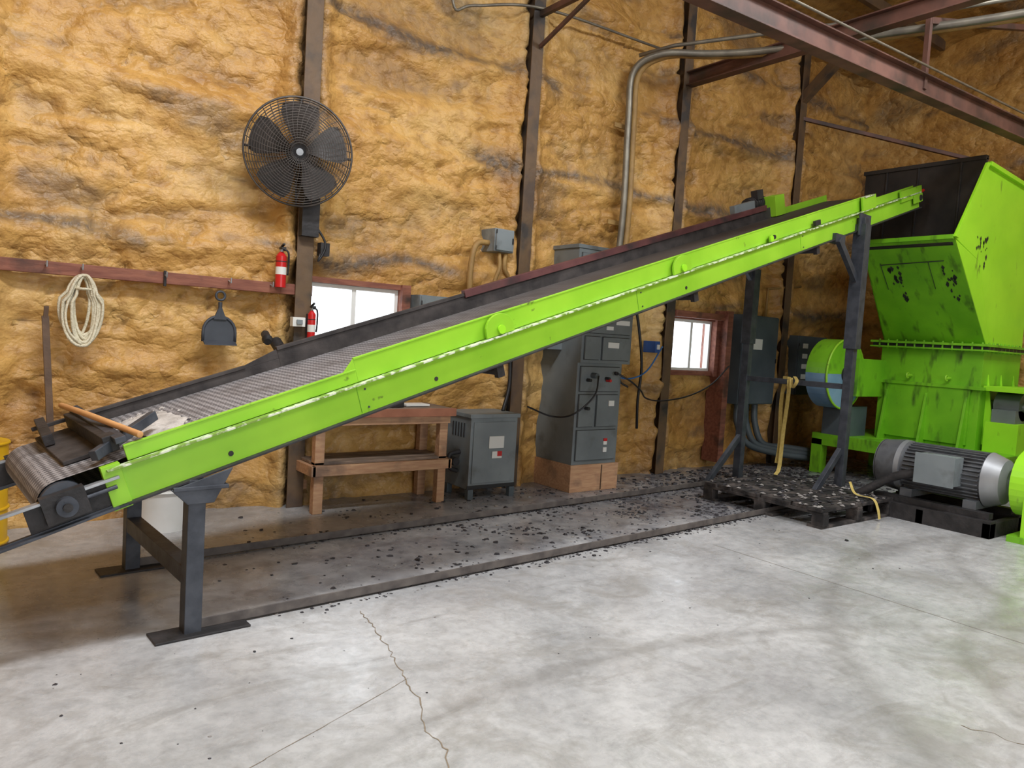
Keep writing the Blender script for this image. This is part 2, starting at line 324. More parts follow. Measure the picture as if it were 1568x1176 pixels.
CRK=mat('crack_dark',(120,106,90),(150,136,118),20)
JNT=mat('control_joint',(140,134,126),(160,154,146),20)
b=B()
def strip(pts,w,m_,j=(.5,1.2)):
    pts=[Vector(p) for p in pts]
    for i in range(len(pts)-1):
        a,c=pts[i],pts[i+1]; d=(c-a).normalized(); r=Vector((-d.y,d.x,0))*w*random.uniform(*j)/2
        b.add([a-r,c-r,c+r,a+r],[(0,1,2,3)],m_)
def crack(p0,p1,n,j,w):
    pts=[]
    for i in range(n+1):
        t=i/n; p=Vector(p0).lerp(Vector(p1),t); off=noise.noise(Vector((t*6,p0[0],1)))*j+random.uniform(-1,1)*j*.12
        pts.append((p.x+off,p.y+off*.3,.0015))
    strip(pts,w,CRK)
crack((1.86,3.75),(1.44,2.0),60,.10,.006)
crack((1.7,2.9),(.7,2.5),40,.08,.003)
crack((3.6,1.3),(3.7,.9),10,.05,.004)
strip([(5.0,3.75,.0015),(5.0,-3,.0015)],.006,JNT,(1,1))
strip([(-2.5,1.0,.0015),(11,1.0,.0015)],.008,JNT,(1,1))
b.done('floor_crack')
# ------------------------------------------------------------------ building steel
b=B()
for px in POSTS[1:]:
    b.ibeam((px,6.32,0),(px,6.32,6.0),.145,.22,POST,up=(0,1,0))
b.done('trim_1',.004)
b=B()
b.ibeam((7.1,6.25,4.86),(7.1,-2,4.86),.12,.17,REDS)
b.beam((4.77,6.25,4.93),(4.77,-2,4.93),.05,.06,REDS); b.beam((4.77,6.2,4.6),(4.77,5.3,4.93),.03,.04,REDS)
b.beam((9.55,6.25,4.95),(11.3,4.58,4.43),.05,.05,REDS)
b.ibeam((2.0,3.6,4.06),(11.3,3.6,4.42),.13,.21,REDS)
b.tube([(2.0,3.5,4.2),(11.3,3.5,4.56)],.012,PIPE,6)
b.beam((7.5,3.6,4.9),(11.3,3.6,5.9),.06,.06,REDS)
b.beam((10.1,3.6,4.4),(10.1,3.6,5.6),.05,.05,REDS)
b.beam((7.5,3.6,4.25),(7.5,3.6,4.95),.05,.05,REDS)
b.beam((9.55,6.25,5.2),(9.55,5.3,6.0),.12,.12,POST)
for k in range(8):
    yy=5.2-k*1.5
    b.beam((-2.4,yy,5.95+.25*(6.5-yy)-.12),(11.3,yy,5.95+.25*(6.5-yy)-.12),.07,.14,POST)
b.done('roof_truss',.003)
b=B()
for dx in (0,.09):
    b.tube(bez([(6.08+dx,6.2,2.4),(6.12+dx,6.2,3.2),(6.12+dx,6.22,4.2),(6.13+dx,6.2,4.7),(6.3+dx,5.95,4.88),(6.7+dx,5.6,4.9),(7.05+dx,5.1,4.9),(7.5+dx,4.0,4.9),(7.91+dx,2.94,4.9),(8.3+dx,1.5,4.92)],8),.038,PIPEY if dx else PIPE,10)
b.tube([(6.2,6.2,4.9),(6.45,5.9,5.0),(7.6,3.6,5.02),(8.4,1.5,5.05)],.022,PIPE,8)
for z in (3,4.1): b.beam((5.98,6.3,z),(6.35,6.3,z),.02,.05,PIPEY)
b.done('electrical_conduit')
b=B()
b.tube(bez([(3.7,6.28,5.6),(3.75,6.28,4.75),(4.0,6.28,4.8),(4.8,6.18,4.98),(6.6,6.25,5.1)],8),.015,PIPE,6)
b.tube(bez([(4.35,6.28,2.55),(4.15,6.25,2.5),(4.1,6.25,2.2),(4.12,6.25,1.9)],8),.03,PIPEY,8)
b.tube(bez([(4.5,6.22,2.45),(4.5,6.22,2.3),(4.6,6.24,2.15),(4.6,6.25,1.8),(4.6,6.25,1.5)],8),.024,PIPEY,8)
b.tube(bez([(4.42,6.22,2.45),(4.42,6.2,2.3),(4.38,6.22,2.1),(4.4,6.22,1.6)],8),.022,PIPEY,8)
b.done('feeder_conduit')
# ------------------------------------------------------------------ windows
GL=bpy.data.materials.new('window_glass'); GL.use_nodes=True
nt=GL.node_tree; nt.nodes.clear(); o=nt.nodes.new('ShaderNodeOutputMaterial'); t=nt.nodes.new('ShaderNodeBsdfTransparent'); g=nt.nodes.new('ShaderNodeBsdfGlossy'); g.inputs['Roughness'].default_value=.03; mx=nt.nodes.new('ShaderNodeMixShader'); mx.inputs[0].default_value=.05
t.inputs[0].default_value=(.96,.98,1,1)
nt.links.new(t.outputs[0],mx.inputs[1]); nt.links.new(g.outputs[0],mx.inputs[2]); nt.links.new(mx.outputs[0],o.inputs[0])
for i,(x0,x1,z0,z1) in enumerate(WIN):
    b=B(); y0,y1=6.30,6.5
    tw=.09 if i==0 else .10
    b.box((x0-.04,y0,z0-.06),(x1+tw,y1,z0),REDW); b.box((x0-.04,y0,z1),(x1+tw,y1,z1+.05),REDW)
    b.box((x0-.04,y0,z0),(x0,y1,z1),REDW); b.box((x1,y0-.04,z0-.07),(x1+tw,y1,z1+.05),REDW)
    f=.035; ya,yb=6.35,6.43
    b.box((x0,ya,z0),(x1,yb,z0+f),WHITE); b.box((x0,ya,z1-f),(x1,yb,z1),WHITE)
    b.box((x0,ya,z0+f),(x0+f,yb,z1-f),WHITE); b.box((x1-f,ya,z0+f),(x1,yb,z1-f),WHITE)
    xm=(x0+x1)/2; b.box((xm-.022,ya,z0+f),(xm+.022,yb,z1-f),WHITE)
    b.box((x0+f,6.40,z0+f),(xm-.022,6.405,z1-f),GL); b.box((xm+.022,6.40,z0+f),(x1-f,6.405,z1-f),GL)
    b.done('window_%d'%(i+1),.003)
b=B(); b.box((8.14,6.15,.1),(8.25,6.42,2.12),REDW); b.box((7.18,6.2,1.99),(8.25,6.4,2.07),REDW); b.done('trim_2',.004)
b=B(); b.box((-1.5,6.24,1.85),(2.47,6.30,1.94),REDW)
for x in (.5,.72,1.28,1.76,2.1): b.cyl((x,6.24,1.92),(x,6.17,1.90),.006,SILV,8); b.cyl((x,6.17,1.90),(x,6.165,1.94),.006,SILV,8)
b.box((1.27,6.22,1.83),(1.29,6.24,1.95),BLACK)
b.done('ledger_board',.004)
# ------------------------------------------------------------------ fan
b=B(); c=V(2.2,5.98,2.99); nrm=(V(.5,0,1.9)-c).normalized(); q=nrm.cross(V(0,0,1)).normalized(); w=nrm.cross(q)*-1
BK=mat('fan_wire_dark',(72,67,64),(92,85,80),5,.5,.3)
R=.425
for side in (1,-1):
    prof=lambda r: side*(.10*math.cos(min(1,r/R)*math.pi/2)**.6) if r<R else 0
    for k in range(19):
        r=.07+(R-.07)*k/18; b.ring(c+nrm*prof(r),nrm,r,.0029,BK,40,5)
    for k in range(40):
        a=2*math.pi*k/40
        b.tube([c+nrm*prof(r)+(q*math.cos(a+r*.8)+w*math.sin(a+r*.8))*r for r in (.05,.15,.25,.35,.40,R)],.0024,BK,5)
b.ring(c,nrm,R,.009,BK,48,8)
for k in range(5):
    a=2*math.pi*k/5+.3; vs=[]
    for i,r in enumerate((.05,.14,.24,.33,.385)):
        wd=(.25,.42,.48,.46,.36)[i]
        for s_ in (-1,-.3,.3,1):
            aa=a+wd*s_; vs.append(c+(q*math.cos(aa)+w*math.sin(aa))*r+nrm*(s_*.035-.01))
    fs=[(i*4+j,i*4+j+1,i*4+j+5,i*4+j+4) for i in range(4) for j in range(3)]
    b.add(vs,fs,FANB,True)
b.cyl(c+nrm*.095,c+nrm*.112,.028,SILV,20); b.cyl(c-nrm*.02,c+nrm*.04,.06,BLACK,24)
b.cyl(c-nrm*.26,c-nrm*.05,.085,BLACK,24)
for s_ in (-1,1): b.tube([c-nrm*.15,c-nrm*.15+q*.2*s_,c+q*R*s_],.010,BLACK,6); b.tube([c-nrm*.15,c-nrm*.12+w*.22*s_,c+w*R*s_],.008,BLACK,6)
b.tube(bez([c-nrm*.2,V(2.36,6.2,3.0),V(2.38,6.2,2.6),V(2.36,6.2,2.5)],6),.025,BLACK,8)
b.box((2.31,6.13,2.35),(2.46,6.21,2.75),BLACK)
b.tube(bez([(2.40,6.16,2.5),(2.52,6.12,2.3),(2.46,6.12,2.15),(2.52,6.16,2.3)],8),.01,CABLE,6)
b.box((2.48,6.12,2.2),(2.56,6.2,2.31),BLACK)
b.done('wall_fan')
# ------------------------------------------------------------------ wall-hung things
def extinguisher(x,y,z,h,r):
    b=B(); b.cyl((x,y,z),(x,y,z+h*.74),r,RED,20); b.cyl((x,y,z+h*.74),(x,y,z+h*.84),r,RED,20,r*.35)
    b.cyl((x,y,z+h*.84),(x,y,z+h*.92),r*.35,SILV,12); b.box((x-.015,y-r*1.2,z+h*.9),(x+.02,y+r*.4,z+h*.95),BLACK); b.beam((x,y-r*1.3,z+h*1.02),(x,y+.01,z+h*.95),.018,.012,BLACK)
    b.tube(bez([(x,y,z+h*.9),(x+r*1.2,y-.01,z+h*.85),(x+r*1.35,y-.01,z+h*.55),(x+r*1.2,y-.01,z+h*.3)],6),.008,CABLE,6)
    b.cyl((x,y,z+h*.30),(x,y,z+h*.48),r*1.01,LABEL,20); b.cyl((x,y,z+h*.6),(x,y,z+h*.62),r*1.03,BLACK,20)
    b.box((x-.02,y+r*.8,z+.1*h),(x+.02,6.24,z+h*.75),STEEL)
    b.done('fire_extinguisher')
extinguisher(2.16,6.17,1.90,.35,.044)
extinguisher(2.43,6.13,1.44,.34,.034)
b=B()
for k in range(9):
    wd=.05+.011*k; L_=.44+.012*(k%4)*2; x0=.73+random.uniform(-.012,.012); y0=6.21-.014*(k%4); ph=random.uniform(-.03,.03); pts=[]
    for i in range(28):
        a=2*math.pi*i/28; sx=math.sin(a)*wd*(1 if math.cos(a)<.3 else .75); pts.append((x0+sx+ph*(1-math.cos(a))/2,y0+.01*math.sin(3*a+k),1.86-L_/2+math.cos(a)*L_/2))
    b.tube(pts,.011,ROPE,6,True)
b.ring((.73,6.19,1.76),(0,0,1),.05,.010,ROPE,20,6)
b.tube(bez([(.68,6.18,1.8),(.62,6.17,1.6),(.64,6.16,1.45),(.72,6.16,1.36)],6),.009,ROPE,6)
b.done('coiled_rope')
b=B()
pts=[]
for i in range(13):
    a=math.pi*i/12; pts.append((1.69+.125*math.cos(a)*(1),6.2,1.50+.125*math.sin(a)))
poly=[(1.565,6.2,1.42)]+[p for p in reversed(pts)]+[(1.815,6.2,1.42)]
b.prism(poly,(0,.012,0),PAN)
b.tube([poly[0]]+poly[1:-1]+[poly[-1]],.012,PAN,8)
b.prism([(1.565,6.2,1.42),(1.815,6.2,1.42),(1.815,6.14,1.395),(1.565,6.14,1.395)],(0,0,.01),PAN)
b.cyl((1.69,6.2,1.60),(1.69,6.2,1.74),.016,PAN,12); b.ring((1.69,6.2,1.79),(0,1,0),.035,.010,PAN,20,8); b.prism([(1.64,6.185,1.60),(1.74,6.185,1.60),(1.70,6.185,1.70),(1.68,6.185,1.70)],(0,.02,0),PAN)
b.done('dustpan')
b=B(); b.beam((.50,6.22,1.55),(.56,6.16,.40),.045,.03,DARKWOOD); b.beam((.505,6.2,1.62),(.50,6.22,1.50),.03,.02,DARKWOOD); b.done('leaning_board',.003)
b=B(); b.box((2.27,6.14,1.58),(2.38,6.21,1.66),LABEL); b.box((2.30,6.12,1.6),(2.35,6.14,1.64),GREY); b.done('light_switch_box',.004)
b=B(); b.cyl((2.08,6.26,1.50),(2.06,6.14,1.46),.035,BLACK,14); b.cyl((2.06,6.14,1.46),(2.05,6.10,1.44),.045,BLACK,14,.03)
b.cyl((2.17,6.26,1.44),(2.18,6.16,1.38),.05,BLACK,14); b.tube(bez([(2.17,6.2,1.4),(2.22,6.17,1.28),(2.26,6.2,1.25)],6),.016,BLACK,8)
b.done('black_hose_fitting')
def ebox(name,x0,x1,y0,z0,z1,m_,lab=False,y1=6.42,lever=False,labels=False):
    b=B(); b.box((x0,y0+.02,z0),(x1,y1,z1),m_); b.box((x0+.012,y0,z0+.012),(x1-.012,y0+.018,z1-.012),m_)
    b.box((x1-.035,y0-.015,(z0+z1)/2-.03),(x1-.02,y0,(z0+z1)/2+.03),SEAM)
    for z in (z0+.15*(z1-z0),z1-.15*(z1-z0)): b.cyl((x0+.012,y0+.002,z-.02),(x0+.012,y0+.002,z+.02),.006,SEAM,8)
    if lab: b.box((x0+.3*(x1-x0),y0-.003,z0+.62*(z1-z0)),(x0+.55*(x1-x0),y0,z0+.74*(z1-z0)),LABEL)
    if lever: b.box((x1,y0+.05,z0+.45*(z1-z0)),(x1+.02,y0+.09,z0+.7*(z1-z0)),SEAM)
    if labels:
        for k in range(4):
            b.box((x0+.1,y0-.012,z1-.18-.15*k),(x0+.22,y0,z1-.11-.15*k),LABEL); b.box((x0+.45,y0-.012,z1-.18-.15*k),(x0+.55,y0,z1-.11-.15*k),SEAM)
    b.done(name,.004)
ebox('junction_box',4.32,4.56,6.15,2.46,2.69,GREY)
ebox('disconnect_switch',3.50,3.88,6.15,1.45,1.95,GREY,True)
ebox('power_outlet',4.68,4.75,6.12,2.06,2.18,LABEL,y1=6.2)
ebox('breaker_panel',8.45,9.25,6.12,.88,2.1,GREYB,True,lever=True)
ebox('breaker_panel',9.75,10.5,6.1,1.02,1.88,GREYB,labels=True)
b=B()
for k in range(3):
    b.tube(bez([(8.65+.2*k,6.28,.88),(8.65+.2*k,6.25,.6),(8.8+.17*k,6.15,.32),(9.25+.1*k,5.95,.2+.04*k),(9.7,5.75,.15+.05*k)],8),.045,GREYB,10)
b.tube(bez([(8.6,6.2,2.1),(8.6,6.2,2.6),(8.55,6.25,3.4)],6),.03,PIPEY,8); b.tube([(9.1,6.25,2.1),(9.1,6.25,2.5),(9.9,6.25,2.6)],.02,PIPEY,8)
b.done('flexible_conduit')
# ------------------------------------------------------------------ MCC cabinet
b=B()
b.box((5.2,5.78,.29),(5.85,6.4,1.38),GREYD)
b.box((5.2,5.74,1.38),(5.93,6.4,1.95),GREYD)
b.box((5.3,5.98,1.95),(5.86,6.4,2.60),GREYD)
b.box((5.28,5.97,2.60),(5.88,6.4,2.64),GREYD)
for x0,x1,z0,z1,yy in ((5.24,5.81,.34,.66,5.78),(5.24,5.46,.70,1.04,5.78),(5.5,5.81,.70,1.04,5.78),(5.24,5.81,1.08,1.34,5.78),(5.24,5.45,1.42,1.66,5.74),(5.49,5.89,1.42,1.66,5.74),(5.24,5.89,1.70,1.92,5.74),(5.34,5.82,2.0,2.55,5.98)):
    b.box((x0-.006,yy-.004,z0-.006),(x1+.006,yy,z1+.006),SEAM); b.box((x0,yy-.022,z0),(x1,yy,z1),GREYD)
b.box((5.56,5.71,1.55),(5.72,5.72,1.61),LABEL); b.box((5.52,5.71,1.74),(5.62,5.72,1.78),LABEL); b.box((5.66,5.71,1.8),(5.86,5.72,1.85),LABEL)
b.box((5.66,5.745,.92),(5.74,5.758,.98),LABEL); b.box((5.62,5.745,.5),(5.67,5.758,.57),LABEL); b.box((5.62,5.744,.42),(5.67,5.757,.47),LABEL); b.box((5.62,5.742,.54),(5.67,5.755,.57),LABR)
for x,z in ((5.35,1.8),(5.42,1.8),(5.49,1.8),(5.33,.9),(5.33,1.2),(5.6,1.22)): b.cyl((x,5.76,z),(x,5.70,z),.018,SEAM,12)
b.cyl((5.40,5.76,1.25),(5.40,5.68,1.25),.03,GREYB,14); b.cyl((5.6,5.74,1.2),(5.6,5.68,1.2),.016,LABR,14); b.cyl((5.7,5.72,1.28),(5.7,5.69,1.28),.02,BLACK,14)
b.tube(bez([(5.7,5.68,1.28),(5.85,5.62,1.2),(6.05,5.66,1.1),(6.3,5.8,1.0),(6.8,6.0,.95),(7.4,6.1,1.0),(7.9,6.15,1.15),(8.2,6.12,1.4)],8),.010,CABLE,6)
b.tube(bez([(5.4,5.66,1.25),(5.3,5.6,1.05),(5.1,5.68,.85),(5.0,5.9,.8),(4.7,5.95,.9)],8),.010,CABLE,6)
b.tube(bez([(5.93,5.95,1.9),(6.1,6.0,2.0),(6.15,6.1,1.6),(6.2,6.15,1.2),(6.3,6.1,1.1)],8),.012,CABLE,6)
b.tube(bez([(6.0,6.1,1.25),(6.3,6.1,1.2),(6.6,6.1,1.3),(6.9,6.15,1.6)],8),.010,CABB,6)
b.tube(bez([(6.2,6.1,2.2),(6.35,6.1,2.0),(6.5,6.1,1.4),(6.5,6.12,.95),(6.55,6.15,.6)],8),.018,CABLE,6)
b.box((5.0,6.05,1.5),(5.2,6.35,1.78),GREY); b.box((5.18,5.76,.0),(5.88,6.38,.29),WOOD); b.box((5.62,5.75,.01),(5.63,5.76,.28),DARKWOOD)
b.done('motor_control_cabinet',.005)
b=B(); b.box((6.72,6.1,1.52),(6.80,6.3,1.66),BLUEP); b.box((6.74,6.08,1.56),(6.78,6.1,1.62),LABEL); b.done('blue_outlet_box',.004)
# transformer
b=B()
b.box((3.97,5.88,.10),(4.53,6.3,.80),GREY); b.box((3.95,5.86,.80),(4.55,6.32,.84),GREY)
b.box((4.0,5.865,.16),(4.5,5.88,.76),GREY); b.box((3.96,5.875,.1),(4.54,5.885,.14),SEAM)
b.box((4.18,5.855,.50),(4.36,5.865,.62),LABEL); b.box((4.22,5.853,.4),(4.34,5.863,.47),LABEL); b.box((4.28,5.852,.42),(4.34,5.862,.47),LABR)
for x in (4.0,4.5):
    for y in (5.9,6.28): b.box((x-.03,y-.03,0),(x+.03,y+.03,.1),GREYB)
for k in range(5): b.box((3.962,5.98+.05*k,.6),(3.97,6.0+.05*k,.74),SEAM)
b.tube(bez([(3.97,6.05,.45),(3.85,6.05,.42),(3.86,6.05,.3),(3.95,6.05,.26)],6),.022,BLACK,8); b.cyl((3.90,6.0,.36),(3.90,6.1,.36),.04,BLACK,12)
b.tube(bez([(4.5,6.1,.84),(4.6,6.15,1.1),(4.62,6.2,1.5)],6),.02,CABLE,8)
b.done('transformer',.006)
# workbench
b=B()
x0,x1,y0,y1=2.42,3.72,5.9,6.35; lw=.085
for x in (x0,x1-lw):
    for y in (y0,y1-lw): b.box((x,y,0),(x+lw,y+lw*.9,.86),WOOD)
b.box((x0-.06,y0-.06,.86),(x1+.04,y1+.03,.90),WOODD); b.box((x0-.06,y0-.075,.83),(x1+.04,y0-.06,.905),WOODR)
b.box((x0-.0,y0-.04,.76),(x1,y0-.001,.85),WOOD)
b.box((x0-.03,y0-.04,.33),(x1+.03,y0-.001,.42),WOOD); b.box((x0-.04,y0-.04,.33),(x0,y1,.42),WOOD); b.box((x1,y0-.04,.33),(x1+.04,y1,.42),WOOD); b.box((x0,y1,.33),(x1,y1+.03,.42),WOOD)
for k in range(4): b.box((x0,y0+.11*k,.42),(x1,y0+.11*k+.10,.445),WOODD)
b.box((x0+.5,y0+.05,.905),(x0+.85,y0+.28,.95),BLACK); b.box((x0+.9,y0+.1,.905),(x0+1.15,y0+.25,.925),WHITE)
b.done('workbench',.004)
b=B(); b.cyl((1.26,5.98,0),(1.26,5.98,.36),.18,WHITE,28,.20); b.cyl((1.26,5.98,.34),(1.26,5.98,.37),.21,WHITE,28); b.ring((1.26,5.98,.3),(0,0,1),.202,.008,WHITE,32,6); b.done('white_bucket')
b=B(); b.cyl((.10,6.0,0),(.10,6.0,.70),.19,YEL,32)
for z in (.02,.25,.48,.69): b.ring((.10,6.0,z),(0,0,1),.19,.012,YEL,36,8)
b.done('yellow_drum')
# ------------------------------------------------------------------ CONVEYOR
phi=math.atan(.065); th=math.atan(.318); ct,st_=math.cos(th),math.sin(th); z00=.487
def H(p):
    u,v,z=p; return Vector((u*math.cos(phi)-v*math.sin(phi),3.82+u*math.sin(phi)+v*math.cos(phi),z))
def S(p):
    s_,v,t=p; return H((s_*ct-t*st_,v,z00+s_*st_+t*ct))
def su(u): return u/ct
conv=bpy.data.objects.new('belt_conveyor',None); scene.collection.objects.link(conv)
SE=su(9.42); VW=1.12
b=B(); b.X=S
for v,o in ((0,-1),(VW,1)):
    t=.012
    b.box((su(.62),v-t/2,.0),(SE,v+t/2,.195),LIME)
    va,vb=sorted((v,v+o*.04))
    b.box((su(.62),va,.184),(SE,vb,.196),SCR); b.box((su(.62),va,0),(SE,vb,.012),BLACK)
    b.box((su(.12),v-t,.0),(su(.62),v+t,.02),STEEL); b.box((su(.12),va,.140),(su(.66),vb,.154),SILV); b.box((su(.12),va,0),(su(.66),vb,.012),STEEL)
    b.box((su(.28),v-.004,.01),(su(.62),v+.004,.14),BLACK)
    b.box((su(.6),v-.02,-.01),(su(.68),v+.02,.21),LIME); b.box((su(.1),va,0),(su(.14),vb,.15),STEEL)
    vs_=v+(.02 if o<0 else -.02)
    b.box((su(.72),vs_-.005,.195),(su(1.93),vs_+.005,.27),LIME if o<0 else RUB)
    b.box((su(1.93),vs_-.005,.195),(su(8.02),vs_+.005,.335),LIME if o<0 else RUB)
    b.box((su(8.02),vs_-.005,.195),(SE-.1,vs_+.005,.285),LIME)
    if o>0:
        b.prism([(su(1.6),vs_-.005,.27),(su(1.93),vs_-.005,.27),(su(1.93),vs_-.005,.335)],(0,.01,0),RUB)
        b.beam((su(.5),vs_,.28),(su(1.7),vs_,.28),.03,.02,RUB); b.beam((su(1.93),vs_,.34),(su(3.5),vs_,.34),.03,.025,RUB); b.beam((su(3.5),vs_,.345),(su(7.9),vs_,.345),.05,.06,MAROON)
    else:
        b.beam((su(1.93),vs_,.335),(su(8.02),vs_,.335),.018,.012,LIME); b.beam((su(.72),vs_,.27),(su(1.93),vs_,.27),.018,.010,LIME)
        b.prism([(su(1.85),vs_-.006,.27),(su(1.93),vs_-.006,.27),(su(1.93),vs_-.006,.335)],(0,.012,0),LIME)
for u in (1.9,4.3,6.7):
    b.box((su(u)-.002,-.009,.02),(su(u)+.002,-.005,.18),LIME2)
    for tt in (.04,.15): b.cyl((su(u)+.05,0,tt),(su(u)+.05,-.012,tt),.006,STEEL,8)
for u in (1.16,2.42,4.9): b.cyl((su(u),-.001,.06),(su(u),-.009,.06),.014,BLACK,12)
b.done('side_channels',.002,conv)
b=B(); b.X=S
for u in (2.95,4.86,6.15):
    for v,o in ((-.03,-1),(VW+.01,1)):
        if u==6.15 and o<0:
            b.box((su(u),-.03,.2),(su(u)+.14,-.01,.26),LIME); b.cyl((su(u)+.05,0,.24),(su(u)+.05,-.05,.24),.02,BLACK,12); continue
        pl=[(su(u)+.12*math.cos(a),v,.21+.10*math.sin(a)+.03) for a in [math.pi*i/12 for i in range(13)]]
        pl=[(su(u)-.12,v,.20)]+list(reversed(pl))[0:]+[(su(u)+.12,v,.20)]
        b.prism(pl,(0,.02,0),LIME)
    b.cyl((su(u),-.035,.235),(su(u),-.05,.235),.03,LIME_LIT,16)
b.box((su(7.95),-.04,.19),(su(8.25),-.015,.34),LIME); b.box((su(7.98),-.05,.33),(su(8.2),0,.345),SCR)
b.box((su(8.9),-.03,.14),(su(9.45),-.006,.27),LIME); b.cyl((su(9.36),-.0,.13),(su(9.36),-.06,.13),.035,BLACK,16)
b.box((su(9.2),-.05,.08),(su(9.42),-.03,.18),LIME); b.cyl((su(9.45),-.03,.2),(su(9.49),-.03,.2),.018,RED,10)
b.box((su(6.95),-.04,.21),(su(7.05),-.01,.26),BLACK)
b.done('brackets',.002,conv)
b=B()
L0=su(.43); L1=su(9.25); tc_=.105; r=.105
path=[]
for i in range(60): path.append((L0+(L1-L0)*i/59,tc_+r))
for i in range(1,12): a=math.pi/2-math.pi*i/12; path.append((L1+r*math.cos(a),tc_+r*math.sin(a)))
for i in range(20): path.append((L1+(L0-L1)*i/19,tc_-r))
for i in range(1,16): a=-math.pi/2-math.pi*i/16; path.append((L0+r*math.cos(a),tc_+r*math.sin(a)))
vv=[.03,.18,.4,VW/2,VW-.4,VW-.18,VW-.03]; vs=[]
for s_,t in path:
    for v in vv: vs.append((s_,v,t))
n=len(vv); m_=len(path); fs=[(i*n+j,i*n+j+1,((i+1)%m_)*n+j+1,((i+1)%m_)*n+j) for i in range(m_) for j in range(n-1)]
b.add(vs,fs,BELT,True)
ob=b.done('belt',0,conv)
o_=S((0,0,0)); ex=S((1,0,0))-o_; ey=S((0,1,0))-o_; ez=S((0,0,1))-o_
M=Matrix(((ex.x,ey.x,ez.x,o_.x),(ex.y,ey.y,ez.y,o_.y),(ex.z,ey.z,ez.z,o_.z),(0,0,0,1))); ob.matrix_world=M
b=B(); b.X=S
b.cyl((L0,.0,tc_),(L0,VW,tc_),r-.006,STEEL,24); b.cyl((L1,.0,tc_),(L1,VW,tc_),r-.006,STEEL,24)
for v,o in ((0,-1),(VW,1)):
    b.box((L0-.09,min(v,v+o*.05),.04),(L0+.09,max(v,v+o*.05),.17),BLACK); b.cyl((L0,v,tc_),(L0,v+o*.085,tc_),.045,STEEL,18); b.cyl((L0,v,tc_),(L0,v+o*.10,tc_),.02,BLACK,12)
    b.cyl((L0+.09,v+o*.03,tc_),(L0+.22,v+o*.03,tc_),.010,STEEL,10)
u=1.6
while u<9:
    b.cyl((su(u),.02,.17),(su(u),VW-.02,.17),.028,STEEL,12); b.beam((su(u)+.3,0,.10),(su(u)+.3,VW,.10),.05,.05,LIME2,up=(0,0,1)); u+=.8
for u in (2.9,5.0,7.0):
    b.cyl((su(u),.0,-.04),(su(u),VW,-.04),.03,BLACK,12)
    for v in (0,VW): b.box((su(u)-.03,v-.02,-.08),(su(u)+.03,v+.02,.01),BLACK)
b.done('pulleys_and_rollers',.0,conv)
b=B(); b.X=S
b.box((su(7.7),VW+.0,.20),(su(8.15),VW+.28,.23),LIME); b.cyl((su(7.75),VW+.12,.40),(su(8.05),VW+.12,.40),.085,BLACK,20); b.cyl((su(8.05),VW+.12,.40),(su(8.12),VW+.12,.40),.06,SILV,20)
b.box((su(7.75),VW+.02,.23),(su(8.05),VW+.22,.33),BLACK)
b.box((su(7.85),VW+.03,.45),(su(7.97),VW+.12,.56),BLACK); b.box((su(8.0),VW-.1,.22),(su(8.2),VW+.06,.46),LIME); b.box((su(7.3),VW-.02,.3),(su(7.7),VW+.05,.46),GREYD)
for k in range(6): b.ring(Vector((su(7.79)+.045*k,VW+.12,.40)),(1,0,0),.088,.006,BLACK,20,5)
b.box((su(3.0),.75,-.14),(su(3.25),1.0,-.03),BLACK); b.cyl((su(3.05),.7,-.09),(su(3.3),.7,-.09),.05,BLACK,14)
b.box((su(6.35),.6,-.12),(su(6.55),.95,-.02),BLACK); b.cyl((su(6.45),.45,-.09),(su(6.45),.65,-.09),.05,STEEL,14)
b.done('drive_motor',.003,conv)
b=B(); b.X=H
def leg(u,v,z0,z1,w=.09): b.box((u-w/2,v-w/2,z0),(u+w/2,v+w/2,z1),STEEL)
zb=lambda u: z00+.318*u
leg(.97,0,0,zb(.97)+.0,.085); leg(.97,1.17,0,zb(.97)+.02,.085)
b.box((.85,-.06,zb(.97)-.05),(1.12,.08,zb(.97)-.03),STEEL); b.prism([(.84,-.055,zb(.84)),(1.14,-.055,zb(1.14)),(1.05,-.055,zb(.97)-.12),(.92,-.055,zb(.97)-.12)],(0,.012,0),STEEL)
b.box((.93,.04,.25),(1.01,1.13,.34),STEEL)
b.prism([(.965,.04,.25),(.965,.16,.25),(.965,.04,.12)],(.012,0,0),STEEL)
for v in (0,1.17): b.box((.78,v-.09,0),(1.25,v+.07,.012),BLACK)
for v in (0,1.17):
    b.box((1.0,v-.004,.01),(7.8,v+.004,.065),RAIL); b.box((1.0,v-.004,.01),(7.8,v+.06,.018),RAIL)
UN=7.86
leg(UN,-.055,.0,3.12,.09); b.box((UN-.065,-.125,1.7),(UN+.065,-.05+.06,3.05),STEEL); b.box((UN-.09,-.07,zb(UN)-.06),(UN+.16,-.05,zb(UN)+.18),STEEL)
leg(UN-.05,1.19,0,zb(UN)+.05,.09); b.box((UN-.115,1.13,1.7),(UN+.015,1.25,2.6),STEEL)
b.beam((UN,-.05,1.28),(UN-.05,1.19,1.28),.06,.06,STEEL)
for v in (-.05,1.19):
    b.beam((UN-.05,v,.58),(UN-.7,v,.03),.05,.07,STEEL); b.beam((UN-.05,v,2.45),(UN-.5,v,zb(UN-.5)),.05,.07,STEEL)
b.box((UN-.55,-.05,zb(UN-.5)-.03),(UN-.35,.05,zb(UN-.5)+.06),STEEL)
b.done('support_frame',.003,conv)
b=B(); b.X=S
b.box((su(.66),.10,.24),(su(.72),VW-.05,.32),BLACK); b.beam((su(.6),.05,.26),(su(.95),.35,.30),.04,.05,STEEL); b.beam((su(.52),.7,.27),(su(.55),VW,.30),.05,.06,BLACK)
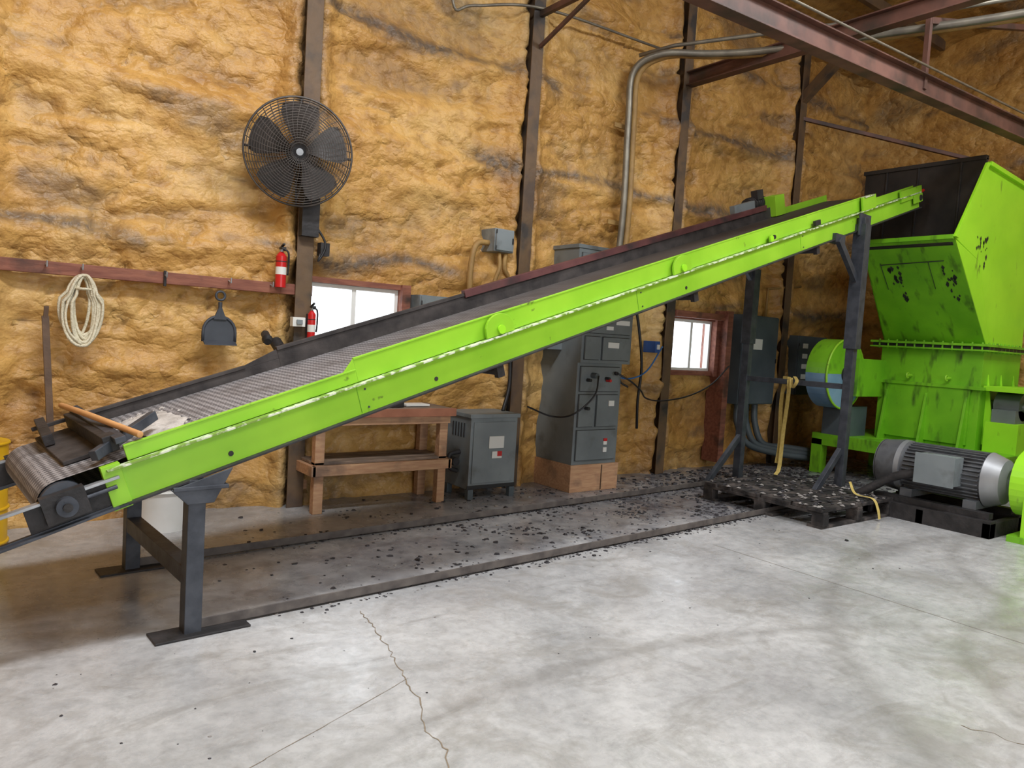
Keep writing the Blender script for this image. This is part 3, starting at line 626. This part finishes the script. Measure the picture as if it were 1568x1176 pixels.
b.box((su(.50),.25,.215),(su(.68),VW-.04,.235),RUB); b.beam((su(.72),.02,.30),(su(.72),VW-.02,.33),.05,.03,STEEL)
b.tube([(su(.66),VW-.1,.38),(su(.70),.55,.37),(su(.80),.0,.30)],.016,STICK,10)
b.done('tail_scraper',.003,conv)
b=B(); b.X=S
for k in range(260):
    s_=random.gauss(su(.98),.09); v=random.uniform(.15,.95); r=random.uniform(.004,.016); a=random.uniform(0,6.3)
    vs=[(s_+r*math.cos(a+i*1.57)*random.uniform(.6,1.2),v+r*math.sin(a+i*1.57)*random.uniform(.6,1.2),.212) for i in range(4)]+[(s_,v,.212+r*.6)]
    b.add(vs,[(0,1,4),(1,2,4),(2,3,4),(3,0,4)],DUST if random.random()<.9 else CHIP)
n=14; vs=[]; fs=[]
for i in range(n+1):
    for j in range(n+1):
        x=i/n*2-1; y=j/n*2-1; h_=max(0,1-x*x-y*y)*.02*(1+noise.noise(Vector((x*3,y*3,2))))
        vs.append((su(.97)+x*.17+.05*noise.noise(Vector((y*3,1,x))),.55+y*.42,.209+h_))
for i in range(n):
    for j in range(n):
        x=(i+.5)/n*2-1; y=(j+.5)/n*2-1
        if x*x+y*y<.85: fs.append((i*(n+1)+j,i*(n+1)+j+1,(i+1)*(n+1)+j+1,(i+1)*(n+1)+j))
b.add(vs,fs,DUST,True)
b.done('belt_residue',0,conv)
# ------------------------------------------------------------------ pallet
def pallet(x0,x1,y0,y1,z,name='wooden_pallet',seed=1,k_=1.35):
    random.seed(seed); b=B(); n=8; w=(y1-y0)/n; Z=lambda a:z+a*k_
    for k in range(n):
        b.box((x0+random.uniform(-.02,.02),y0+k*w+.012,Z(.115)),(x1+random.uniform(-.02,.02),y0+(k+1)*w-.012,Z(.14)),PAL)
    for k in (0,3,7): b.box((x0,y0+k*w+.01,Z(0)),(x1,y0+(k+1)*w-.01,Z(.02)),PAL)
    for x in (x0,(x0+x1)/2-.04,x1-.08): b.box((x,y0,Z(.095)),(x+.08,y1,Z(.115)),PAL)
    for x in (x0,(x0+x1)/2-.05,x1-.10):
        for y in (y0,(y0+y1)/2-.06,y1-.12): b.box((x,y,Z(.02)),(x+.10,y+.12,Z(.095)),PAL)
    zt=Z(.141)
    for k in range(300):
        x=random.uniform(x0,x1); y=random.uniform(y0,y1); r=random.uniform(.01,.04); a=random.uniform(0,6.3)
        vs=[(x+r*math.cos(a+i*1.57),y+r*math.sin(a+i*1.57)*.7,zt+random.uniform(0,.012)) for i in range(4)]+[(x,y,zt+r*.5)]
        b.add(vs,[(0,1,4),(1,2,4),(2,3,4),(3,0,4)],CHIP if random.random()<.6 else CHIPL)
    return b.done(name,.003)
pallet(6.42,7.74,3.62,5.0,0)
b=B()
def ribbon(pts,w,m_,dirv=(0,1,0)):
    P=bez(pts,8); d=Vector(dirv)*w/2; vs=[]
    for p in P: vs+= [p-d,p+d]
    b.add(vs,[(2*i,2*i+1,2*i+3,2*i+2) for i in range(len(P)-1)],m_,True)
ribbon([(7.76,4.95,1.34),(7.70,4.9,1.15),(7.74,4.95,.7),(7.64,4.9,.30),(7.5,4.85,.22)],.05,STRAP)
ribbon([(7.79,5.02,1.34),(7.80,5.05,1.0),(7.76,5.0,.55),(7.70,4.98,.32)],.05,STRAP)
ribbon([(7.76,4.92,1.33),(7.60,4.8,1.22),(7.56,4.72,1.30),(7.72,4.85,1.35)],.045,STRAP)
ribbon([(7.55,4.0,.30),(7.40,3.85,.215),(7.38,3.66,.205),(7.36,3.59,.12),(7.35,3.56,.02)],.05,STRAP,(1,0,0))
b.done('ratchet_strap')
# ------------------------------------------------------------------ debris on floor
def debris(name,count,fn,smin,smax,seed,light=.1):
    random.seed(seed); b=B()
    for k in range(count):
        x,y=fn(); r=random.uniform(smin,smax)*random.choice((.6,1,1,1.5)); a=random.uniform(0,6.3); h_=r*random.uniform(.15,.5)
        vs=[(x+r*math.cos(a+i*1.257)*random.uniform(.5,1.2),y+r*math.sin(a+i*1.257)*random.uniform(.5,1.2),.001) for i in range(5)]
        top=[(p[0]*.8+x*.2,p[1]*.8+y*.2,h_*random.uniform(.5,1.3)) for p in vs]
        b.add(vs+top,[(5,6,7,8,9)]+[(i,(i+1)%5,5+(i+1)%5,5+i) for i in range(5)],CHIPL if random.random()<light else CHIP)
    return b.done(name)
def clump(x,y): return noise.noise(Vector((x*1.6,y*2.6,3)))>.05 or random.random()<.2
def f1():
    while True:
        x=random.triangular(1.2,9.5,7.2); y=3.9+.065*x+abs(random.gauss(.8,.8))
        if y<6.25 and clump(x,y): return x,y
debris('rubber_chips',2400,f1,.005,.020,3)
def f2():
    x=random.triangular(1.0,7.6,5.0); return x,3.83+.065*x+random.choice((0,0,1.2))+random.gauss(0,.05)
debris('rubber_chips',1300,f2,.005,.016,5,.12)
def f3(): return random.uniform(-.2,6),random.uniform(2.6,4.2)
debris('rubber_chips',90,f3,.003,.009,6)
def f4():
    x=random.gauss(8.2,.9); y=random.gauss(5.3,.6); return max(6.2+random.uniform(0,.3),min(10,x)),max(3.3,min(6.2,y))
debris('rubber_chips',1700,f4,.01,.035,8,.08)
# ------------------------------------------------------------------ electric motor
random.seed(4)
b=B(); mx_,mz=8.08,.50
def MY(p): return Vector((p[0],p[1]-.10,p[2]))
b.X=MY
b.cyl((mx_,2.98,mz),(mx_,3.75,mz),.235,MOT,36)
for k in range(36):
    a=2*math.pi*k/36
    if abs(math.sin(a)+1)<.15: continue
    d=Vector((math.cos(a),0,math.sin(a))); p=Vector((mx_,3.0,mz))+d*.245
    b.beam(p,p+Vector((0,.72,0)),.010,.035,MOT,up=d)
b.cyl((mx_,2.84,mz),(mx_,2.98,mz),.215,MOTL,36,.27); b.cyl((mx_,2.80,mz),(mx_,2.84,mz),.14,MOTL,30,.215)
b.cyl((mx_,3.75,mz),(mx_,3.80,mz),.27,MOTL,36); b.cyl((mx_,3.80,mz),(mx_,4.0,mz),.275,MOT,36,.25)
b.cyl((mx_,4.0,mz),(mx_,4.01,mz),.25,BLACK,36)
for k in range(5): b.ring((mx_,4.012,mz),(0,1,0),.05*(k+1),.004,MOT,30,5)
b.cyl((mx_,2.70,mz),(mx_,2.82,mz),.04,SILV,16)
b.box((mx_-.42,3.15,mz-.08),(mx_-.22,3.5,mz+.2),GREY); b.box((mx_-.44,3.14,mz-.09),(mx_-.42,3.51,mz+.21),GREY)
b.tube(bez([(mx_-.35,3.5,mz-.0),(mx_-.38,3.75,mz-.1),(mx_-.45,4.1,.15),(mx_-.2,4.5,.08),(mx_+.1,5.0,.05)],8),.045,BLACK,10)
for y in (3.05,3.65): b.box((mx_-.26,y-.06,.22),(mx_+.26,y+.06,.30),MOT)
b.box((mx_-.32,2.85,.16),(mx_-.22,3.95,.22),BLACK); b.box((mx_+.22,2.85,.16),(mx_+.32,3.95,.22),BLACK)
b.box((mx_-.4,2.80,0),(mx_-.28,4.0,.16),BLACK); b.box((mx_+.28,2.80,0),(mx_+.4,4.0,.16),BLACK)
for y in (2.8,3.4,3.95): b.box((mx_-.4,y,.0),(mx_+.4,y+.07,.14),BLACK)
b.done('electric_motor',.004)
# ------------------------------------------------------------------ shredder
b=B(); T=.02; Y0,Y1=3.82,4.88
XT,ZT=9.67,3.98; XN,ZN=9.0,3.04; XM,ZM=9.72,2.84; XB,ZB=10.25,1.87; XR=11.3
b.prism([(XT,Y0,ZT),(XN,Y0,ZN),(XM,Y0,ZM),(XB,Y0,ZB),(XR,Y0,ZB),(XR,Y0,2.9),(XR,Y0,3.85)],(0,T,0),LIME_LIT)
b.prism([(XT+.03,Y0-.03,ZT+.01),(XT-.05,Y0-.03,ZT),(XN-.03,Y0-.03,ZN),(XN+.05,Y0-.03,ZN-.01)],(0,.03,0),LIME_LIT)
b.beam((XT+.02,Y0-.02,ZT),(XR,Y0-.02,ZT-.10),.05,.05,LIME_LIT)
b.prism([(XN,Y0,ZN-.01),(XM,Y0,ZM),(XB,Y0,ZB),(XB-.1,Y0,ZB)],(0,.01,0),LIME_LIT)
b.prism([(XN-.01,Y0,ZN),(XN-.01,Y1,ZN),(XB-.12,Y1+.18,ZB),(XB-.12,Y0,ZB)],(.02,0,0),LIME2)
b.beam((XN-.01,Y0,ZN),(XN-.01,Y1,ZN),.05,.05,LIME2)
b.prism([(XN,Y1,ZN),(XR,Y1,ZN),(XR,Y1+.18,ZB),(XB-.1,Y1+.18,ZB)],(0,.02,0),LIME2)
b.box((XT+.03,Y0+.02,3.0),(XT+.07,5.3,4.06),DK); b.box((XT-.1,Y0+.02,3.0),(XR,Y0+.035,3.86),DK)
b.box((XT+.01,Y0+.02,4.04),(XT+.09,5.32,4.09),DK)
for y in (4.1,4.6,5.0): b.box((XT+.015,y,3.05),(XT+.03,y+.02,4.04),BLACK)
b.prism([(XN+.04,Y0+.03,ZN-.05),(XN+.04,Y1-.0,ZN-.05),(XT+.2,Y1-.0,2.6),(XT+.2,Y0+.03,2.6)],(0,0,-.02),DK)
def fx(z): return XN-.01+(ZN-z)/(ZN-ZB)*(XB-.11-XN)
for (yy,zz,w_,n_) in ((4.62,2.66,.08,16),(3.98,2.64,.07,14),(4.6,2.48,.05,8),(3.97,2.48,.05,8)):
    for k in range(n_):
        r=random.uniform(.008,.028); dy=random.uniform(-w_,w_); dz=random.uniform(-.10,.10); z_=zz+dz
        P=[(fx(z_)-.006,yy+dy-r,z_),(fx(z_-r*1.3)-.006,yy+dy,z_-r*1.3),(fx(z_)-.006,yy+dy+r*.8,z_),(fx(z_+r*1.2)-.006,yy+dy,z_+r*1.2)]
        b.add(P,[(0,1,2,3)],BLACK)
b.tube([(fx(2.8)-.01,4.0,2.8),(fx(2.78)-.01,4.75,2.78)],.006,SEAM,6)
for y in (4.18,4.75): b.tube([(fx(2.8)-.008,y,2.8),(fx(2.5)-.008,y+.01,2.5)],.004,SEAM,6)
for k in range(22):
    x=random.uniform(9.6,9.9); z=random.uniform(2.75,3.15); r=random.uniform(.01,.035)
    b.add([(x-r,Y0-.003,z),(x,Y0-.003,z-r*1.5),(x+r*.6,Y0-.003,z),(x,Y0-.003,z+r)],[(0,1,2,3)],SEAM)
Y1b=5.08; XF=10.12
b.box((XF-.10,Y0-.08,1.84),(XR,Y1b+.12,1.87),LIME2); b.box((XF-.10,Y0-.08,1.78),(XR,Y1b+.12,1.80),LIME2)
b.box((XF-.06,Y0-.06,1.80),(XR,Y1b+.1,1.84),BLACK)
for i in range(12): b.cyl((XF-.07,Y0+.0+i*.115,1.77),(XF-.07,Y0+i*.115,1.89),.012,LIME2,6)
for i in range(9): b.cyl((XF+i*.12,Y0-.05,1.77),(XF+i*.12,Y0-.05,1.89),.012,LIME2,6)
b.box((XF,Y0,.55),(XR,Y1b,1.80),LIME2)
b.box((XF-.04,Y0+.1,.60),(XF,Y1b-.1,1.30),LIME2)
b.box((XF-.06,Y0-.06,1.30),(XF,Y1b+.06,1.34),LIME2)
for y in (Y0+.12,Y0+.6,Y1b-.15):
    b.prism([(XF,y,1.25),(XF-.05,y,1.2),(XF-.18,y,.55),(XF,y,.55)],(0,.03,0),LIME2)
for y in (Y0+.36,Y1b-.42): b.cyl((XF-.01,y,1.42),(XF-.10,y,1.42),.02,LIME,10); b.ring((XF-.10,y,1.42),(0,1,0),.035,.01,LIME,16,6)
for x in (10.3,10.7,11.1): b.prism([(x,Y0,1.5),(x,Y0-.14,.62),(x,Y0,.62)],(.025,0,0),LIME_LIT)
b.box((9.5,Y0-.45,.47),(XR,Y1b+.55,.55),LIME2)
for x,y in ((9.5,Y0-.45),(9.5,Y1b+.4),(11.1,Y0-.45),(11.1,Y1b+.4)): b.box((x,y,0),(x+.15,y+.15,.47),LIME2)
b.box((9.5,Y0-.45,.39),(9.57,Y1b+.55,.47),LIME2)
b.box((10.2,Y0-.42,.55),(10.9,Y0-.05,.92),LIME_LIT); b.cyl((10.5,Y0-.36,1.12),(10.5,Y0-.08,1.12),.17,GREYD,26); b.box((10.25,Y0-.36,.92),(10.75,Y0-.1,1.08),GREYD)
b.box((10.15,Y0-.5,1.30),(XR,Y0-.02,1.36),LIME_LIT)
b.cyl((10.5,2.65,1.12),(10.5,Y0,1.12),.06,SILV,18)
cX,cY0,cY1,cz,RR=9.45,5.2,5.5,1.38,.46
for a0,a1,mm in ((0,math.pi,LIME2),(math.pi,2*math.pi,BLUED)):
    pl=[(cX+RR*math.cos(a0+(a1-a0)*i/20),cY0,cz+RR*math.sin(a0+(a1-a0)*i/20)) for i in range(21)]
    b.prism(pl,(0,cY1-cY0,0),mm)
b.ring((cX,cY0,cz),(0,1,0),RR,.015,LIME,44,8); b.cyl((cX,cY0-.06,cz),(cX,cY0,cz),.10,BLACK,24)
b.box((cX,5.02,1.1),(XF+.2,5.2,1.6),LIME2); b.box((9.5,5.15,.55),(10.0,5.5,.95),GREYB)
pts=[]
for i in range(17): a=math.pi/2+math.pi*i/16+.3; pts.append((8.08+.30*math.cos(a),2.40,.52+.30*math.sin(a)))
for i in range(17): a=-math.pi/2+math.pi*i/16+.3; pts.append((10.5+.55*math.cos(a),2.40,1.12+.55*math.sin(a)))
b.prism(pts,(0,.22,0),LIME_LIT)
b.box((7.80,2.42,0),(7.88,2.5,.4),LIME_LIT); b.box((7.78,2.38,0),(8.6,2.60,.06),LIME2); b.box((8.4,2.42,0),(8.5,2.6,.4),LIME2)
b.box((10.2,2.42,0),(10.3,2.6,.7),LIME2)
b.done('industrial_shredder',.004)
# ------------------------------------------------------------------ lights / world
w_=bpy.data.worlds.new('world'); scene.world=w_; w_.use_nodes=True
bg=w_.node_tree.nodes['Background']; bg.inputs[0].default_value=(.91,.96,1,1); bg.inputs[1].default_value=4.0
def area(name,loc,tgt,sx,sy,p,col=(1,1,1),portal=False):
    l=bpy.data.lights.new(name,'AREA'); l.shape='RECTANGLE'; l.size=sx; l.size_y=sy; l.energy=p; l.color=col
    if portal: l.cycles.is_portal=True
    o=bpy.data.objects.new(name,l); o.location=loc; o.rotation_euler=(Vector(tgt)-Vector(loc)).to_track_quat('-Z','Y').to_euler(); scene.collection.objects.link(o); return o
area('ceiling_light_1',(1.4,2.9,5.6),(1.4,3.5,0),2.4,.6,240,(.96,.98,1))
area('ceiling_light_2',(6.0,1.4,6.0),(6.0,2.4,0),2.4,.6,200,(.96,.98,1))
area('ceiling_light_3',(9.3,.2,6.3),(9.3,1.6,0),2.4,.6,100,(.96,.98,1))
area('ceiling_light_4',(2.5,-1.5,6.5),(2.5,0,0),2.4,.6,130,(.96,.98,1))
area('door_portal',(1.2,-6.98,2.3),(1.2,0,2.3),6.4,4.6,1,portal=True)
area('window_portal_1',(2.91,6.46,1.665),(2.91,0,1.665),.9,.63,1,portal=True)
area('window_portal_2',(7.66,6.46,1.64),(7.66,0,1.64),.8,.66,1,portal=True)
# ------------------------------------------------------------------ camera
yaw=math.radians(37); pitch=math.radians(3.6); roll=math.radians(3.5)
F=Vector((math.sin(yaw)*math.cos(pitch),math.cos(yaw)*math.cos(pitch),-math.sin(pitch)))
R0=Vector((math.cos(yaw),-math.sin(yaw),0)); U0=R0.cross(F)
Rv=R0*math.cos(roll)+U0*math.sin(roll); Uv=Rv.cross(F)
cd=bpy.data.cameras.new('camera'); cd.lens=26; cd.sensor_width=36; cam=bpy.data.objects.new('camera',cd); scene.collection.objects.link(cam)
cam.matrix_world=Matrix(((Rv.x,Uv.x,-F.x,0),(Rv.y,Uv.y,-F.y,0),(Rv.z,Uv.z,-F.z,1.6),(0,0,0,1)))
scene.camera=cam
scene.view_settings.view_transform='Standard'
